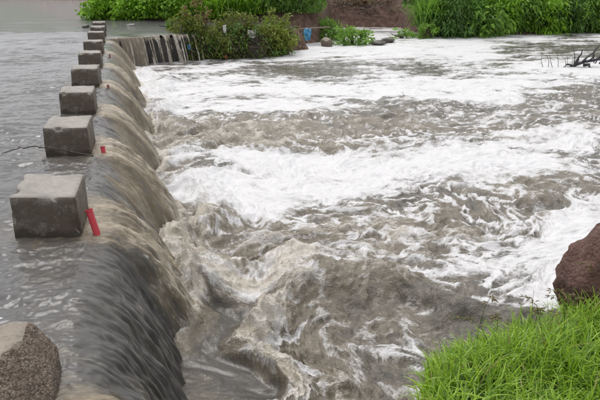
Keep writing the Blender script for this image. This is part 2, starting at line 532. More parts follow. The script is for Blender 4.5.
aer = aer * (0.66 + 0.95 * fbm(spw, path * 0.10, 0.09, 4, 170)) + 0.12 * sstep(.1, .5, fbm(sp, path * .2, .2, 2, 171)) * grow
aer = aer + upper_aer(s2, u) * (1 - grow)
glass = sstep(-0.02, 0.42, u + 0.08 * noise(s2 / .2, u / .2, 91)) * (1 - sstep(0.0, 0.35, wk)) * (1 - 0.9 * far_tan * sstep(.15, .5, fallp))
aer = aer - 0.20 * glass * (0.75 + 1.6 * fbm(spw, path * 0.22, 0.10, 3, 172))
foam = 0.55 * sstep(0.70, 1.05, fallp) * (0.35 + wk) * (0.6 + fbm(sp, path * 0.12, 0.12, 2, 180))
foam = np.maximum(foam, 0.5 * wk * sstep(0.2, 0.6, fbm(sp, path * 0.08, 0.07, 3, 185)) * grow)
thread = fbm(spw, path * 0.07, 0.075, 4, 190, cellN, 'ridge', 0.65)
foam = np.maximum(foam, 0.80 * sstep(0.36, 0.80, thread) * grow * np.maximum(wk, 0.75 * far_tan * sstep(.1, .5, fallp)))
mesh_np('waterfall', np.stack([X, Y, zz], -1).reshape(-1, 3), grid_faces(len(SN), NQ),
        M['water_fall'], attrs={'foam': np.clip(foam, 0, 1), 'aer': np.clip(aer, -0.4, 1), 'fa': path, 'fb': sp, 'rip': 0.12 + 0 * u})['kind'] = 'structure'

# far arm of the weir, where the fall faces the camera in strands
FA = np.array(SU(S_END - 0.1, 0.10)); FB = P(186, 33.5)[:2]
fd = (FB - FA); fl_ = np.linalg.norm(fd); fd /= fl_; fn = np.array([fd[1], -fd[0]])
if fn[1] > 0: fn = -fn
aa = np.linspace(-0.1, fl_ + 0.6, 260); qq = np.linspace(0, 1, 40)
a2, q2 = np.meshgrid(aa, qq, indexing='ij')
strand = fbm(a2 + 0.03 * noise(a2 / .2, q2 * 2, 209), q2 * 0.05, 0.20, 4, 210, None, 'n', 0.65)
out = 0.06 + 0.42 * q2 * (1 + 0.35 * strand)
zz = -1.12 * q2 ** 1.7 + 0.03 * strand * q2
X = FA[0] + fd[0] * a2 + fn[0] * (out - 0.3 * (q2 < 0.001)); Y = FA[1] + fd[1] * a2 + fn[1] * (out - 0.3 * (q2 < 0.001))
keep = (strand + 0.30 - 0.42 * sstep(0.0, 0.4, q2) * sstep(0.9, 1.5, a2) > 0)[:-1, :-1]
mesh_np('waterfall', np.stack([X, Y, zz], -1).reshape(-1, 3), grid_faces(len(aa), 40, keep),
        M['water_fall'], attrs={'foam': np.clip(0.05 + 0.15 * sstep(.7, 1.3, a2) + 0.9 * strand, 0, 1), 'aer': 0.35 + 0.5 * strand, 'fa': q2, 'fb': a2, 'rip': 0.2 + 0 * a2})['kind'] = 'structure'

# concrete body of the weir under the water
def box_mesh(name, pts2, z0, z1, mat):
    n = len(pts2)
    v = [(p[0], p[1], z0) for p in pts2] + [(p[0], p[1], z1) for p in pts2]
    f = [(i, (i + 1) % n, n + (i + 1) % n, n + i) for i in range(n)] + [(n, n + 1, n + 2, n + 3), (3, 2, 1, 0)]
    return mesh_np(name, v, f, mat, smooth=False)
w = box_mesh('weir', [SU(-3.6, -0.75), SU(-3.6, 0.06), SU(S_END, 0.06), SU(S_END, -0.75)], -1.9, -0.14, M['weir'])
w['kind'] = 'structure'
e2 = FA + fd * (fl_ + 4.5)
w = box_mesh('weir', [tuple(FA - fd * .4), tuple(e2), tuple(e2 - fn * 0.8), tuple(FA - fd * .4 - fn * .8)], -1.9, -0.10, M['weir'])
w['kind'] = 'structure'

# ------------------------------------------------------------------ foaming water below the weir
# coverage read off the photograph every 20 px (x 130..590, y 30..390): white foam, and beige boil
WHITE = '''777777777777777799999988 888888899999999999866555 776666555555555566778999 888888888888899999887654
778877788765444555565655 333333333333333344455665 333333334455567888888877 445678999999999999988776
467889998888765554444333 356788887655444444443357 345554444444444334455799 344433333334444445678899
444444444455456788888998 444444444432222233456899 333444433332212222223333 000000023433233322222222
000000034333334433222222 000000344333334433222222 000034443333334433222222'''.split()
BOIL = '''000000000000000000000000 111111111111111111111111 233333222222222222211111 111111111111111111122344
222222233444444333344444 777777777666666655554444 888888887765554433333333 665322222222222222333333
765432222222334444455555 876544444455555555555543 887766666666666665544321 999887777666665543322211
999998888776766433222111 999999998876666543322111 999988877765433222222222 000001599755333332222222
000001498754344432222222 000001498754444332222222 000026987644443332222222'''.split()
WM = np.array([[int(c) for c in r] for r in WHITE]) / 9.0
BM = np.array([[int(c) for c in r] for r in BOIL]) / 9.0
def sample(mp, px, py):
    fx = np.clip((px - 130) / 20, 0, 22.999); fy = np.clip((py - 30) / 20, 0, 17.999)
    ix = fx.astype(int); iy = fy.astype(int); fx = fx - ix; fy = fy - iy
    fx = fx * fx * (3 - 2 * fx); fy = fy * fy * (3 - 2 * fy)
    return (mp[iy, ix] * (1 - fx) + mp[iy, ix + 1] * fx) * (1 - fy) + (mp[iy + 1, ix] * (1 - fx) + mp[iy + 1, ix + 1] * fx) * fy

rows = [2.3]
while rows[-1] < 46:
    d = rows[-1]
    rows.append(d + 0.0030 * d * (1 + d / 22.0))
rows = np.array(rows)
tanx = np.linspace(-0.42, 0.72, 900)
Yg, Tg = np.meshgrid(rows, tanx, indexing='ij')
Xg = Yg * Tg
cell = np.maximum(np.gradient(rows)[:, None], Yg * (tanx[1] - tanx[0]))
s_, u_ = toSU(Xg, Yg)

# swirl the pattern: follow a curl field backwards
wx, wy = u_.copy(), s_.copy()            # wx runs with the current
for wl_, am in ((3.1, 0.30), (1.3, 0.17), (0.55, 0.075), (0.22, 0.03)):
    e = 0.02 * wl_
    for it in range(2):
        nx = (noise(wx / wl_, (wy + e) / wl_, 300) - noise(wx / wl_, (wy - e) / wl_, 300)) / (2 * e / wl_)
        ny = -(noise((wx + e) / wl_, wy / wl_, 300) - noise((wx - e) / wl_, wy / wl_, 300)) / (2 * e / wl_)
        wx = wx + am * nx * 0.5; wy = wy + am * ny * 0.5

px, py = pix(Xg + 0.5 * (wx - u_), Yg + 0.5 * (wy - s_), LOW + 0 * Xg)
Wm = sample(WM, px, py); Bm = sample(BM, px, py)

WX_ = Xg + 0.9 * (wx - u_) * NX[0] + 0.9 * (wy - s_) * AX[0]; WY_ = Yg + 0.9 * (wx - u_) * NX[1] + 0.9 * (wy - s_) * AX[1]
def seg_ridge(pts, width):
    d = np.full(Xg.shape, 1e9)
    for (x0, y0), (x1, y1) in zip(pts[:-1], pts[1:]):
        vx, vy = x1 - x0, y1 - y0
        t = np.clip(((WX_ - x0) * vx + (WY_ - y0) * vy) / (vx * vx + vy * vy), 0, 1)
        d = np.minimum(d, np.hypot(WX_ - x0 - t * vx, WY_ - y0 - t * vy))
    return np.exp(-(d / width) ** 2)
def pl(*pp): return [tuple(P(a, b, LOW)[:2]) for a, b in pp]
r1 = seg_ridge(pl((335, 300), (390, 297), (450, 305), (520, 318)), 0.26)
r2 = seg_ridge(pl((300, 322), (262, 345), (225, 385), (180, 425)), 0.17)
r3 = seg_ridge([SU(0.55, 1.08), SU(3, 1.22), SU(8, 1.32), SU(16, 1.4)], 0.34)
r5 = seg_ridge([SU(0.12, 0.82), SU(0.40, 0.86), SU(1.2, 0.98), SU(2.2, 1.15)], 0.26)
r6 = seg_ridge(pl((222, 292), (290, 292), (325, 268)), 0.30)
r4 = seg_ridge(pl((230, 170), (300, 150), (420, 140)), 0.5)
calm = np.clip(1.3 * seg_ridge(pl((185, 335), (262, 318), (200, 372), (180, 350)), 0.27), 0, 1)

hx = 0.55 * u_ + 0.45 * wx; hy = 0.55 * s_ + 0.45 * wy         # half-swirled coordinates keep small splashes crisp
fringe = np.exp(-((u_ - foot_at(s_) - 0.03 + 0.10 * noise(s_ / 0.16, u_ / 0.16, 399)) / 0.10) ** 2) * sstep(-2.6, -2.2, s_) * (0.10 + 0.90 * sstep(-0.05, 0.35, s_)) * (1 - sstep(S_END - .3, S_END, s_))
calm = calm * (1 - sstep(0.10, 0.55, r2)) * (1 - sstep(0.3, 0.8, r5))
big = fbm(wx * 0.8, wy, 2.4, 3, 320)
billow = fbm(wx, wy, 0.62, 6, 330, cell, 'billow', 0.56)
lumps = fbm(0.35 * u_ + 0.65 * wx, 0.35 * s_ + 0.65 * wy, 0.24, 5, 340, cell, 'ridge', 0.62)
spike = np.clip(fbm(0.7 * u_ + 0.3 * wx, 0.7 * s_ + 0.3 * wy, 0.19, 4, 345, cell, 'ridge', 0.62), 0, 1) ** 2
ridged = fbm(wx * 0.55, wy * 1.2, 0.8, 5, 350, cell, 'ridge', 0.55)
streak = fbm(wx * 0.30, wy, 0.75, 5, 360, cell * 0.6)
lace = fbm(wx * 0.7, wy, 0.34, 4, 370, cell * 0.6, 'ridge', 0.6)

Bm = np.maximum(Bm, 0.62 * sstep(.2, .7, r2))
rough = np.clip(0.32 + Bm, 0, 1.2) * (1 - 0.92 * calm)
boil = fbm(hx * 0.9, hy, 0.55, 5, 335, cell, 'n', 0.58)          # rounded heaps of churning water
crag = 0.6 * fbm(hx, hy, 0.26, 4, 336, cell, 'n', 0.6) + 0.45 * fbm(hx, hy, 0.22, 4, 341, cell, 'ridge', 0.6)
heap = np.clip(0.5 + 1.1 * boil + 0.35 * crag, 0, 1.6)
z = LOW + rough * np.clip(Bm * 1.4 - 0.15, 0, 1) * (0.19 * boil + 0.07 * crag) + 0.020 * rough * fbm(hx, hy, 0.085, 3, 337, cell, 'n', 0.6) + 0.10 * big * (0.5 + Bm) * (1 - calm) + rough * (0.085 * billow + 0.030 * lumps + 0.022 * spike * np.clip(Bm * 1.3 - 0.2, 0, 1)) + 0.050 * ridged * (0.35 + 0.5 * Bm) * (1 - calm)
z = z + 0.20 * r1 + 0.10 * r2 * (0.8 + 0.35 * spike) + 0.17 * r3 + 0.10 * r4 + 0.15 * r5 + 0.06 * r6 + 0.030 * np.maximum(r3, r5) * fbm(hx, hy, 0.10, 3, 398, cell, 'billow', 0.6)
z = z + 0.055 * fringe * (1 + 1.2 * fbm(hx, hy, 0.09, 3, 400, cell))
z = z + calm * 0.022 * fbm(wx * 0.7, wy, 0.26, 4, 390, cell)

fine = fbm(hx * 0.6, hy, 0.20, 4, 365, cell * 0.5)
chop = fbm(hx, hy, 0.11, 3, 366, cell * 0.5)
f = streak * 1.0 + 0.45 * (lace - 0.25) + 0.5 * fine + 0.30 * chop * (1.2 - Wm) + (Wm - 0.635) * 1.8
foam = sstep(-0.50, 0.60, f) * np.clip(0.84 + 0.28 * fbm(hx * 0.5, hy, 0.5, 4, 368, cell * 0.5), 0, 1)
crest = sstep(0.55, 1.25, heap + 0.35 * lumps) * np.clip(Bm * 1.3, 0, 1)
foam = np.maximum(foam, 0.50 * crest)
foam = np.maximum(foam, 0.8 * sstep(0.45, 0.75, lace) * sstep(0.15, 0.5, Wm))
foam = np.maximum(foam, 0.72 * sstep(.25, .8, r2) * sstep(-0.1, 0.7, 0.5 * lumps + 0.2 + 0.9 * chop + 0.5 * fine))
foam = np.maximum(foam, 0.55 * r5 * (0.6 + chop))
foam = foam * (1 - 0.97 * sstep(0.12, 0.5, calm))
aer = np.clip(Bm * (0.30 + 0.75 * heap) + 0.12 * streak, 0, 1) * (1 - 0.9 * calm)
aer = np.maximum(aer, 0.22 * (1 - calm)) * (1 - 0.7 * sstep(0.12, 0.5, calm))
aer = np.maximum(aer, 0.85 * r2)
aer = np.maximum(aer, 1.0 * r5)
aer = np.maximum(aer, 1.0 * r6)
foam = np.maximum(foam, sstep(.1, .7, r6) * np.clip(0.62 + 0.7 * fine + 0.25 * crag, 0, 0.95))
aer = np.maximum(aer, 0.95 * fringe)
foam = np.maximum(foam, 0.75 * fringe * (0.75 + 0.9 * fine))
soft = foam * (1 - 0.5 * Bm)
z = z + 0.034 * soft * (1 + 1.3 * fbm(wx * .8, wy, 0.3, 3, 395, cell, 'billow'))
# choppy sideways shift sharpens the crests
gy_, gx_ = np.gradient(z)
dx = gx_ / (Yg * (tanx[1] - tanx[0])); dy = gy_ / np.gradient(rows)[:, None]
k = 0.0055 * np.clip(rough, 0, 1)
X = Xg + k * np.clip(dx, -1.2, 1.2); Y = Yg + k * np.clip(dy, -1.2, 1.2)
keep = ((u_ > -0.1) & (Yg < np.interp(Xg, XF, YF) + 1.5))[:-1, :-1]
mesh_np('river_water_below_weir', np.stack([X, Y, z], -1).reshape(-1, 3), grid_faces(len(rows), len(tanx), keep),
        M['water_low'], attrs={'foam': np.clip(foam, 0, 1), 'aer': aer, 'fa': hx, 'fb': hy, 'rip': 0.15 + 0.25 * (1 - calm)})['kind'] = 'structure'
LOWZ = (rows, tanx, z)
def low_z(x, y):
    i = int(np.clip(np.searchsorted(rows, y), 0, len(rows) - 1)); j = int(np.clip(np.searchsorted(tanx, x / y), 0, len(tanx) - 1))
    return float(z[i, j])

# ------------------------------------------------------------------ spray thrown up by the falls
def blobs(name, pts, rad, mat, attrs):
    """many small drops, each a stretched octahedron"""
    n = len(pts)
    o = np.array([[1, 0, 0], [-1, 0, 0], [0, 1, 0], [0, -1, 0], [0, 0, 1], [0, 0, -1]], float)
    f = np.array([[0, 2, 4], [2, 1, 4], [1, 3, 4], [3, 0, 4], [2, 0, 5], [1, 2, 5], [3, 1, 5], [0, 3, 5]])
    st = rng.uniform(0.6, 1.7, (n, 1, 3))
    v = pts[:, None, :] + o[None] * rad[:, None, None] * st + rng.normal(0, 0.12, (n, 6, 3)) * rad[:, None, None]
    ff = (f[None] + 6 * np.arange(n)[:, None, None]).reshape(-1, 3)
    return mesh_np(name, v.reshape(-1, 3), ff, mat, attrs={k: np.repeat(q, 6) for k, q in attrs.items()})

def ridge_pts(poly, n, spread, height, power=2.2):
    poly = np.array(poly); seg = np.linalg.norm(np.diff(poly, axis=0), axis=1)
    c = np.concatenate([[0], np.cumsum(seg)]) / seg.sum()
    # drops come in bursts
    cen = rng.random(max(6, n // 60)); a = np.clip(cen[rng.integers(0, len(cen), n)] + rng.normal(0, 0.018, n), 0, 1)
    x = np.interp(a, c, poly[:, 0]) + rng.normal(0, spread, n); y = np.interp(a, c, poly[:, 1]) + rng.normal(0, spread, n)
    zz = np.array([low_z(p, q) for p, q in zip(x, y)])
    return np.stack([x, y, zz + height * rng.random(n) ** power], -1)
sets = [
    (ridge_pts(pl((300, 318), (262, 343), (225, 383), (185, 420)), 1500, 0.07, 0.17), 0.0055),
    (ridge_pts([SU(0.35, 0.98), SU(1.2, 1.05), SU(2.4, 1.0)], 1700, 0.14, 0.20), 0.006),
    (ridge_pts([SU(2.4, 1.0), SU(5.0, 1.1), SU(9, 1.15), SU(16, 1.2)], 1700, 0.16, 0.22), 0.009),
    (ridge_pts(pl((205, 312), (250, 300), (300, 292), (325, 268)), 1800, 0.12, 0.20), 0.0042),
    (ridge_pts(pl((210, 245), (300, 235), (420, 225)), 1100, 0.22, 0.13), 0.007),
    (ridge_pts(pl((170, 160), (260, 140), (400, 130)), 1200, 0.40, 0.16), 0.010),
]
pts = np.concatenate([p for p, r in sets]); rad = np.concatenate([r * rng.uniform(0.2, 0.9, len(p)) for p, r in sets])
cj = np.clip(np.searchsorted(tanx, pts[:, 0] / pts[:, 1]), 0, len(tanx) - 1); ci = np.clip(np.searchsorted(rows, pts[:, 1]), 0, len(rows) - 1)
keep_ = (np.maximum(np.maximum(np.maximum(r2, r3), np.maximum(r4, r5)), r6)[ci, cj] > 0.3) & (calm[ci, cj] < 0.15) & (rng.random(len(pts)) < 0.7)
pts = pts[keep_]; rad = rad[keep_]
n_ = len(pts)
sp_o = blobs('spray', pts, rad, M['water_low'], {'foam': rng.uniform(0.55, 1.0, n_), 'aer': rng.uniform(0.9, 1.0, n_), 'fa': rng.random(n_) * 9, 'fb': rng.random(n_) * 9, 'rip': rng.random(n_) * .2})
tag(sp_o, 'beige spray drops flying off the foot of the falls', 'spray', kind='stuff')

# ------------------------------------------------------------------ concrete blocks along the weir
def block_mesh(w, d, h, seed, n=14, chip=0.02, broken=False, skew=0.21):
    """an uneven cast block: faces are grids pushed about by noise, arrises worn and chipped"""
    import bmesh
    bm = bmesh.new()
    bmesh.ops.create_cube(bm, size=1.0)
    bmesh.ops.subdivide_edges(bm, edges=bm.edges[:], cuts=n, use_grid_fill=True)
    co = np.array([v.co[:] for v in bm.verts])
    r = np.abs(co) * 2                                     # 1 on a face
    srt = np.sort(r, axis=1)
    edge = sstep(0.80, 1.0, srt[:, 1])                     # second largest near 1 -> an arris
    p = co * np.array([w, d, h])
    p[:, 0] -= skew * p[:, 1]
    p[:, 0] *= 1 + 0.05 * (0.5 - co[:, 2]); p[:, 1] *= 1 + 0.04 * (0.5 - co[:, 2])
    q = p * 1.0
    nz = fbm(q[:, 0] + 0.7 * q[:, 2], q[:, 1] - 0.6 * q[:, 2], 0.16, 4, seed)
    ch = np.clip(fbm(q[:, 0] - 0.5 * q[:, 2], q[:, 1] + 0.8 * q[:, 2], 0.22, 3, seed + 9), 0, 1)
    nrm = co / (np.linalg.norm(co, axis=1)[:, None] + 1e-9)
    p = p - nrm * (edge * (0.012 + chip * 3.2 * ch))[:, None] + nrm * (0.010 * nz)[:, None]
    if broken:
        # the top corner towards the fall is broken away to a slope of bare aggregate
        t = np.clip((p[:, 0] - 0.06) / (w * 0.36) + 0.35 * fbm(p[:, 1], p[:, 2], 0.25, 3, seed + 3), 0, 2)
        p[:, 2] -= np.where(co[:, 2] > -0.2, 0.24 * t * np.clip(co[:, 2] + 0.5, 0, 1), 0)
        p += nrm * (0.020 * fbm(q[:, 0] + q[:, 2], q[:, 1] - q[:, 2], 0.07, 3, seed + 5) * sstep(0.1, 0.8, t))[:, None]
    for v, c in zip(bm.verts, p): v.co = c
    me = bpy.data.meshes.new('concrete_block'); bm.to_mesh(me); bm.free()
    me.polygons.foreach_set('use_smooth', np.ones(len(me.polygons), bool))
    return me
order = ['nearest', 'large near', 'second', 'third', 'fourth', 'fifth', 'sixth', 'seventh', 'eighth', 'farthest']
blk_labels = [
    'broken concrete block with bare aggregate slope, cut by the bottom left corner',
    'large square concrete block with chipped top edge beside the leaning red pipe',
    'concrete block on the weir with the thin bent branch across its face',
    'concrete block on the weir next behind the one crossed by the branch',
    'fourth whole concrete block of the weir row counting from the largest',
    'fifth whole concrete block of the weir row counting from the largest',
    'sixth whole concrete block of the weir row, fourth from the far end',
    'third concrete block from the far end of the weir row',
    'second smallest concrete block, next to last at the far end of the row',
    'farthest and smallest concrete block of the row, before the grassy bank']
HB, DB, WB = 0.33, 0.66, 0.505
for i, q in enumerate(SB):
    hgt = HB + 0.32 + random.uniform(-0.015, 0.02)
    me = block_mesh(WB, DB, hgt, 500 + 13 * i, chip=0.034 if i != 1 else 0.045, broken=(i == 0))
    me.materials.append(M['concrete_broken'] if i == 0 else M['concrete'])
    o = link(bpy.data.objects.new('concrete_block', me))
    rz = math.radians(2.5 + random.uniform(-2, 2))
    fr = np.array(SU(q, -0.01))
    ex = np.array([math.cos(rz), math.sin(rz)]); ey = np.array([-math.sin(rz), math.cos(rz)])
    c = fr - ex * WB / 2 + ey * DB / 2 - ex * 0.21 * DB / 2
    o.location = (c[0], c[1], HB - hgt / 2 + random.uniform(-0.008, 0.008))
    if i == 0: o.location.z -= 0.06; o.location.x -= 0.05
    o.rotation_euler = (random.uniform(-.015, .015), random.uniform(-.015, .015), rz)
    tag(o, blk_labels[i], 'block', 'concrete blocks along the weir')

# ------------------------------------------------------------------ red pipe stubs standing in the overflow
def red_pipe(base, top, r, label, skin='red'):
    e = empty('red_pipe', base)
    b = np.array(base); d = np.array(top) - b
    L = np.linalg.norm(d)
    pts = [d * t for t in (-0.3, 0, 0.2, 0.45, 0.7, 0.9, 1.0)]
    tb = Tubes(); tb.add(pts, r * 1.02, r, 20)
    dn = d / L
    a = np.cross(dn, [0.3, 0.2, 0.9]); a /= np.linalg.norm(a); bb = np.cross(dn, a)
    tb.build('pipe_wall', M[skin], e)
    rim = Tubes()
    rim.add([d - dn * 0.014, d + dn * 0.001], r * 1.14, r * 1.14, 20)
    rim.build('rim', M[skin], e)
    bore = Tubes(); bore.add([d + dn * 0.001, d - dn * 0.05], r * 0.86, r * 0.80, 20)
    bore.build('bore', M['pipe_inside'], e)
    # ring closing the mouth between rim and bore
    k = 20; v = []; f = []
    for j in range(k):
        an = 2 * math.pi * j / k; dr = math.cos(an) * a + math.sin(an) * bb
        v += [d + dn * 0.002 + dr * r * 1.14, d + dn * 0.002 + dr * r * 0.86]
    f = [(2 * j, 2 * ((j + 1) % k), 2 * ((j + 1) % k) + 1, 2 * j + 1) for j in range(k)]
    mesh_np('mouth_ring', v, f, M[skin], e)
    return tag(e, label, 'pipe', 'red pipe stubs on the weir crest')
p0 = P(98.5, 238, -0.02)
red_pipe(p0, p0 + np.array([-0.06, 0.03, 0.225]), 0.026, 'longest red plastic pipe, leaning beside the large chipped concrete block')
p1 = np.array([*SU(2.50, 0.13), -0.03])
red_pipe(p1, p1 + np.array([-0.01, 0.02, 0.115]), 0.024, 'short red pipe stub beside the block crossed by the branch')
p2 = np.array([*SU(7.35, 0.16), -0.03])
red_pipe(p2, p2 + np.array([-0.02, 0.02, 0.07]), 0.020, 'tiny muddy red pipe stub by the fourth whole block from the largest', 'red_muddy')
p3 = np.array([*SU(12.6, 0.16), -0.03])
red_pipe(p3, p3 + np.array([-0.01, 0.02, 0.07]), 0.020, 'tiny muddy red pipe stub farthest along the weir crest', 'red_muddy')

# ------------------------------------------------------------------ thin bent branch caught on the second block
tb = Tubes()
qd = P(70, 158)[1]
def at_depth(x, y, yd):
    a = (x - 300) / F; b = -(y - 200) / F
    d = np.array([a, math.cos(T) + b * math.sin(T), -math.sin(T) + b * math.cos(T)])
    return np.array([0, 0, H]) + d * (yd / d[1])
yd = 6.55
bp = [at_depth(x, y, yd + e) for x, y, e in ((2, 153.5, .05), (10, 150.5, .04), (20, 148, .02), (33, 146.6, 0), (46, 147.6, 0), (60, 149.5, 0), (74, 152.3, 0), (86, 154.6, .02), (93, 155.6, .03))]
bp = np.array(bp); 
fine_i = np.linspace(0, len(bp) - 1, 40)
bp = np.stack([np.interp(fine_i, range(len(bp)), bp[:, k]) for k in range(3)], -1) + 0.003 * rng.normal(size=(40, 3))
e = empty('bent_branch', (bp[0][0], bp[0][1], 0))
tb.add(bp - np.array(e.location), 0.005, 0.009, 6)
tb.build('stem', M['bark'], e)
for k in (9, 17, 27):
    tw = Tubes()
    s0 = bp[k] - np.array(e.location); tw.add([s0, s0 + [0.02, -0.02, 0.025], s0 + [0.05, -0.03, 0.03]], 0.003, 0.0012, 4)
    tw.build('twig', M['bark'], e)
tag(e, 'thin bent bare branch arching over the water before a concrete block', 'branch')

# ------------------------------------------------------------------ stones
def stone(name, loc, size, seed, mat, label, cat, subdiv=4, facets=9, rough=0.05, rz=0.0, flat=0.9, group=None):
    import bmesh
    bm = bmesh.new()
    bmesh.ops.create_icosphere(bm, subdivisions=subdiv, radius=1.0)
    co = np.array([v.co[:] for v in bm.verts])
    r = np.random.default_rng(seed)
    rad = np.ones(len(co))
    for _ in range(facets):                       # flat faces cut off the ball
        n = r.normal(size=3); n /= np.linalg.norm(n)
        d = r.uniform(0.62, flat)
        dot = co @ n
        rad = np.minimum(rad, np.where(dot > 0.05, d / np.maximum(dot, 0.05), 9))
    p = co * rad[:, None]
    nz = fbm(p[:, 0] * 1.3 + p[:, 2], p[:, 1] * 1.2 - 0.8 * p[:, 2], 0.5, 5, seed)
    p = p * (1 + rough * nz)[:, None] * np.array(size)
    for v, c in zip(bm.verts, p): v.co = c
    me = bpy.data.meshes.new(name); bm.to_mesh(me); bm.free()
    me.polygons.foreach_set('use_smooth', np.ones(len(me.polygons), bool))
    me.materials.append(mat)
    o = link(bpy.data.objects.new(name, me))
    o.location = tuple(float(c) for c in loc); o.rotation_euler = (0, 0, rz)
    return tag(o, label, cat, group)
stone('boulder', (2.13, 3.40, -0.02), (0.60, 0.45, 0.72), 12, M['red_rock'], 'large red-brown boulder standing behind the bright green grass', 'boulder', 6, 14, 0.10, 0.3)
st = P(419, 372, -0.62)
stone('stone', (0.58, 2.98, -0.70), (0.13, 0.30, 0.22), 33, M['stone'], 'wet brown stone in the rapids at the edge of the grass', 'stone', 4, 8, 0.08, 0.4)
a = P(86, 27.5); stone('stone', (a[0], a[1], 0.02), (0.17, 0.14, 0.12), 41, M['stone'], 'small dark stone in calm water left of the farthest block', 'stone', 3)
a = P(131, 25.2); stone('stone', (a[0], a[1], 0.01), (0.22, 0.14, 0.07), 42, M['stone'], 'small dark stone in calm water before the leafy bank', 'stone', 3)

# ------------------------------------------------------------------ leaves and blades
def leaves(name, parent, cen, radii, n, size, mat, droop=0.3, seed=0, aspect=0.42, shell=0.55, floor=None, tint=(0.0, 1.0), clump=22):
    """n leaf faces (two triangles folded on the midrib) in clumps through an ellipsoid"""
    r = np.random.default_rng(seed)
    nc = max(4, n // clump)
    d = r.normal(size=(nc, 3)); d /= np.linalg.norm(d, axis=1)[:, None]
    cc = d * (shell + (1 - shell) * r.random((nc, 1)) ** 0.6) * (1 + 0.18 * r.normal(size=(nc, 1)))
    ci = r.integers(0, nc, n)
    p = (cc[ci] + r.normal(0, 0.13, (n, 3))) * np.array(radii) + np.array(cen)
    out = p - np.array(cen); out /= np.linalg.norm(out, axis=1)[:, None] + 1e-9
    ax = out + 0.8 * r.normal(size=(n, 3)); ax[:, 2] -= droop
    ax /= np.linalg.norm(ax, axis=1)[:, None]
    nn = np.cross(ax, r.normal(size=(n, 3))); nn[:, 2] = np.abs(nn[:, 2]) + 0.2
    sd = np.cross(ax, nn); sd /= np.linalg.norm(sd, axis=1)[:, None] + 1e-9
    nr = np.cross(sd, ax)
    L = size * r.uniform(0.55, 1.35, n)[:, None]
    tipdrop = np.zeros((n, 3)); tipdrop[:, 2] = -0.22
    v = np.stack([p, p + L * (0.45 * ax + aspect * 0.5 * sd + 0.10 * nr), p + L * (ax + tipdrop), p + L * (0.45 * ax - aspect * 0.5 * sd + 0.10 * nr)], 1)
    if floor is not None:
        v[:, :, 2] = np.maximum(v[:, :, 2], floor)
    f = np.array([[0, 1, 2], [0, 2, 3]])[None] + 4 * np.arange(n)[:, None, None]
    ctint = np.clip(r.uniform(*tint, nc)[ci] * 0.6 + 0.4 * r.uniform(*tint, n), 0, 1)
    return mesh_np(name, v.reshape(-1, 3), f.reshape(-1, 3), mat, parent, {'tint': np.repeat(ctint, 4)}, smooth=False)

def blades(name, parent, base, length, width, lean, mat, seed=0, seg=5, curl=1.0, tint=(0, 1), kind=None):
    """curved grass blades; base (n,3), length (n,), lean (n,) radians"""
    r = np.random.default_rng(seed)
    n = len(base)
    az = r.uniform(0, 2 * math.pi, n)
    hd = np.stack([np.cos(az), np.sin(az), np.zeros(n)], -1); sd = np.stack([-np.sin(az), np.cos(az), np.zeros(n)], -1)
    tw = r.normal(0, 0.5, n)
    vs_ = []
    p = base.copy(); ang = lean * 0.35
    for k in range(seg + 1):
        w = width * (1 - (k / seg) ** 1.6) * (0.75 + 0.5 * min(k, 1)) * 0.5 + 0.0004
        sdir = sd * np.cos(tw * k / seg)[:, None] + hd * np.sin(tw * k / seg)[:, None]
        vs_ += [p - sdir * np.reshape(w, (-1, 1)), p + sdir * np.reshape(w, (-1, 1))]
        ang = ang + lean * curl * 1.3 / seg * (0.5 + k / seg)
        p = p + (hd * np.sin(ang)[:, None] + np.array([0, 0, 1]) * np.cos(ang)[:, None]) * (length / seg)[:, None]
    v = np.stack(vs_, 1)
    m = 2 * (seg + 1)
    f = np.array([[2 * k, 2 * k + 1, 2 * k + 3, 2 * k + 2] for k in range(seg)])[None] + m * np.arange(n)[:, None, None]
    ti = r.uniform(*tint, n)
    tv = ti[:, None] * np.linspace(0.75, 1.05, seg + 1).repeat(2)[None]
    o = mesh_np(name, v.reshape(-1, 3), f.reshape(-1, 4), mat, parent, {'tint': np.clip(tv, 0, 1)})
    if kind: o['kind'] = kind
    return o

def gz(x, y): return float(ground_h(np.array([float(x)]), np.array([float(y)]))[0])

def shrub(name, label, x, y, z0, radii, n, size, mat, seed, droop=0.3, cat='bush', group=None, aspect=0.42, tint=(0, 1), stems=6, shell=0.5, floor=None):
    e = empty(name, (x, y, z0))
    leaves('foliage', e, (0, 0, radii[2] * 0.85), radii, n, size, mat, droop, seed, aspect, shell, -0.05 if floor is None else floor, tint)
    tb = Tubes(); r = np.random.default_rng(seed + 1)
    for k in range(stems):
        d = r.normal(size=3) * np.array(radii) * 0.6; d[2] = radii[2] * r.uniform(0.7, 1.5)
        tb.add([(0, 0, -0.15), d * 0.35 + r.normal(0, .05, 3), d * 0.7 + r.normal(0, .08, 3), d], 0.035, 0.008, 5)
    tb.build('stem', M['bark'], e)
    return tag(e, label, cat, group)

def grass_clump(name, label, x, y, z0, rx, n, length, mat, seed, width=0.03, group=None, lean=0.9, tint=(0, 1), cat='grass clump'):
    e = empty(name, (x, y, z0))
    r = np.random.default_rng(seed)
    b = np.stack([r.normal(0, rx * 0.5, n), r.normal(0, rx * 0.5, n), np.zeros(n) - 0.05], -1)
    blades('blades', e, b, length * r.uniform(0.5, 1.15, n), width, lean * r.uniform(0.3, 1.4, n), mat, seed, 5, 1.1, tint, kind='stuff')
    return tag(e, label, cat, group)

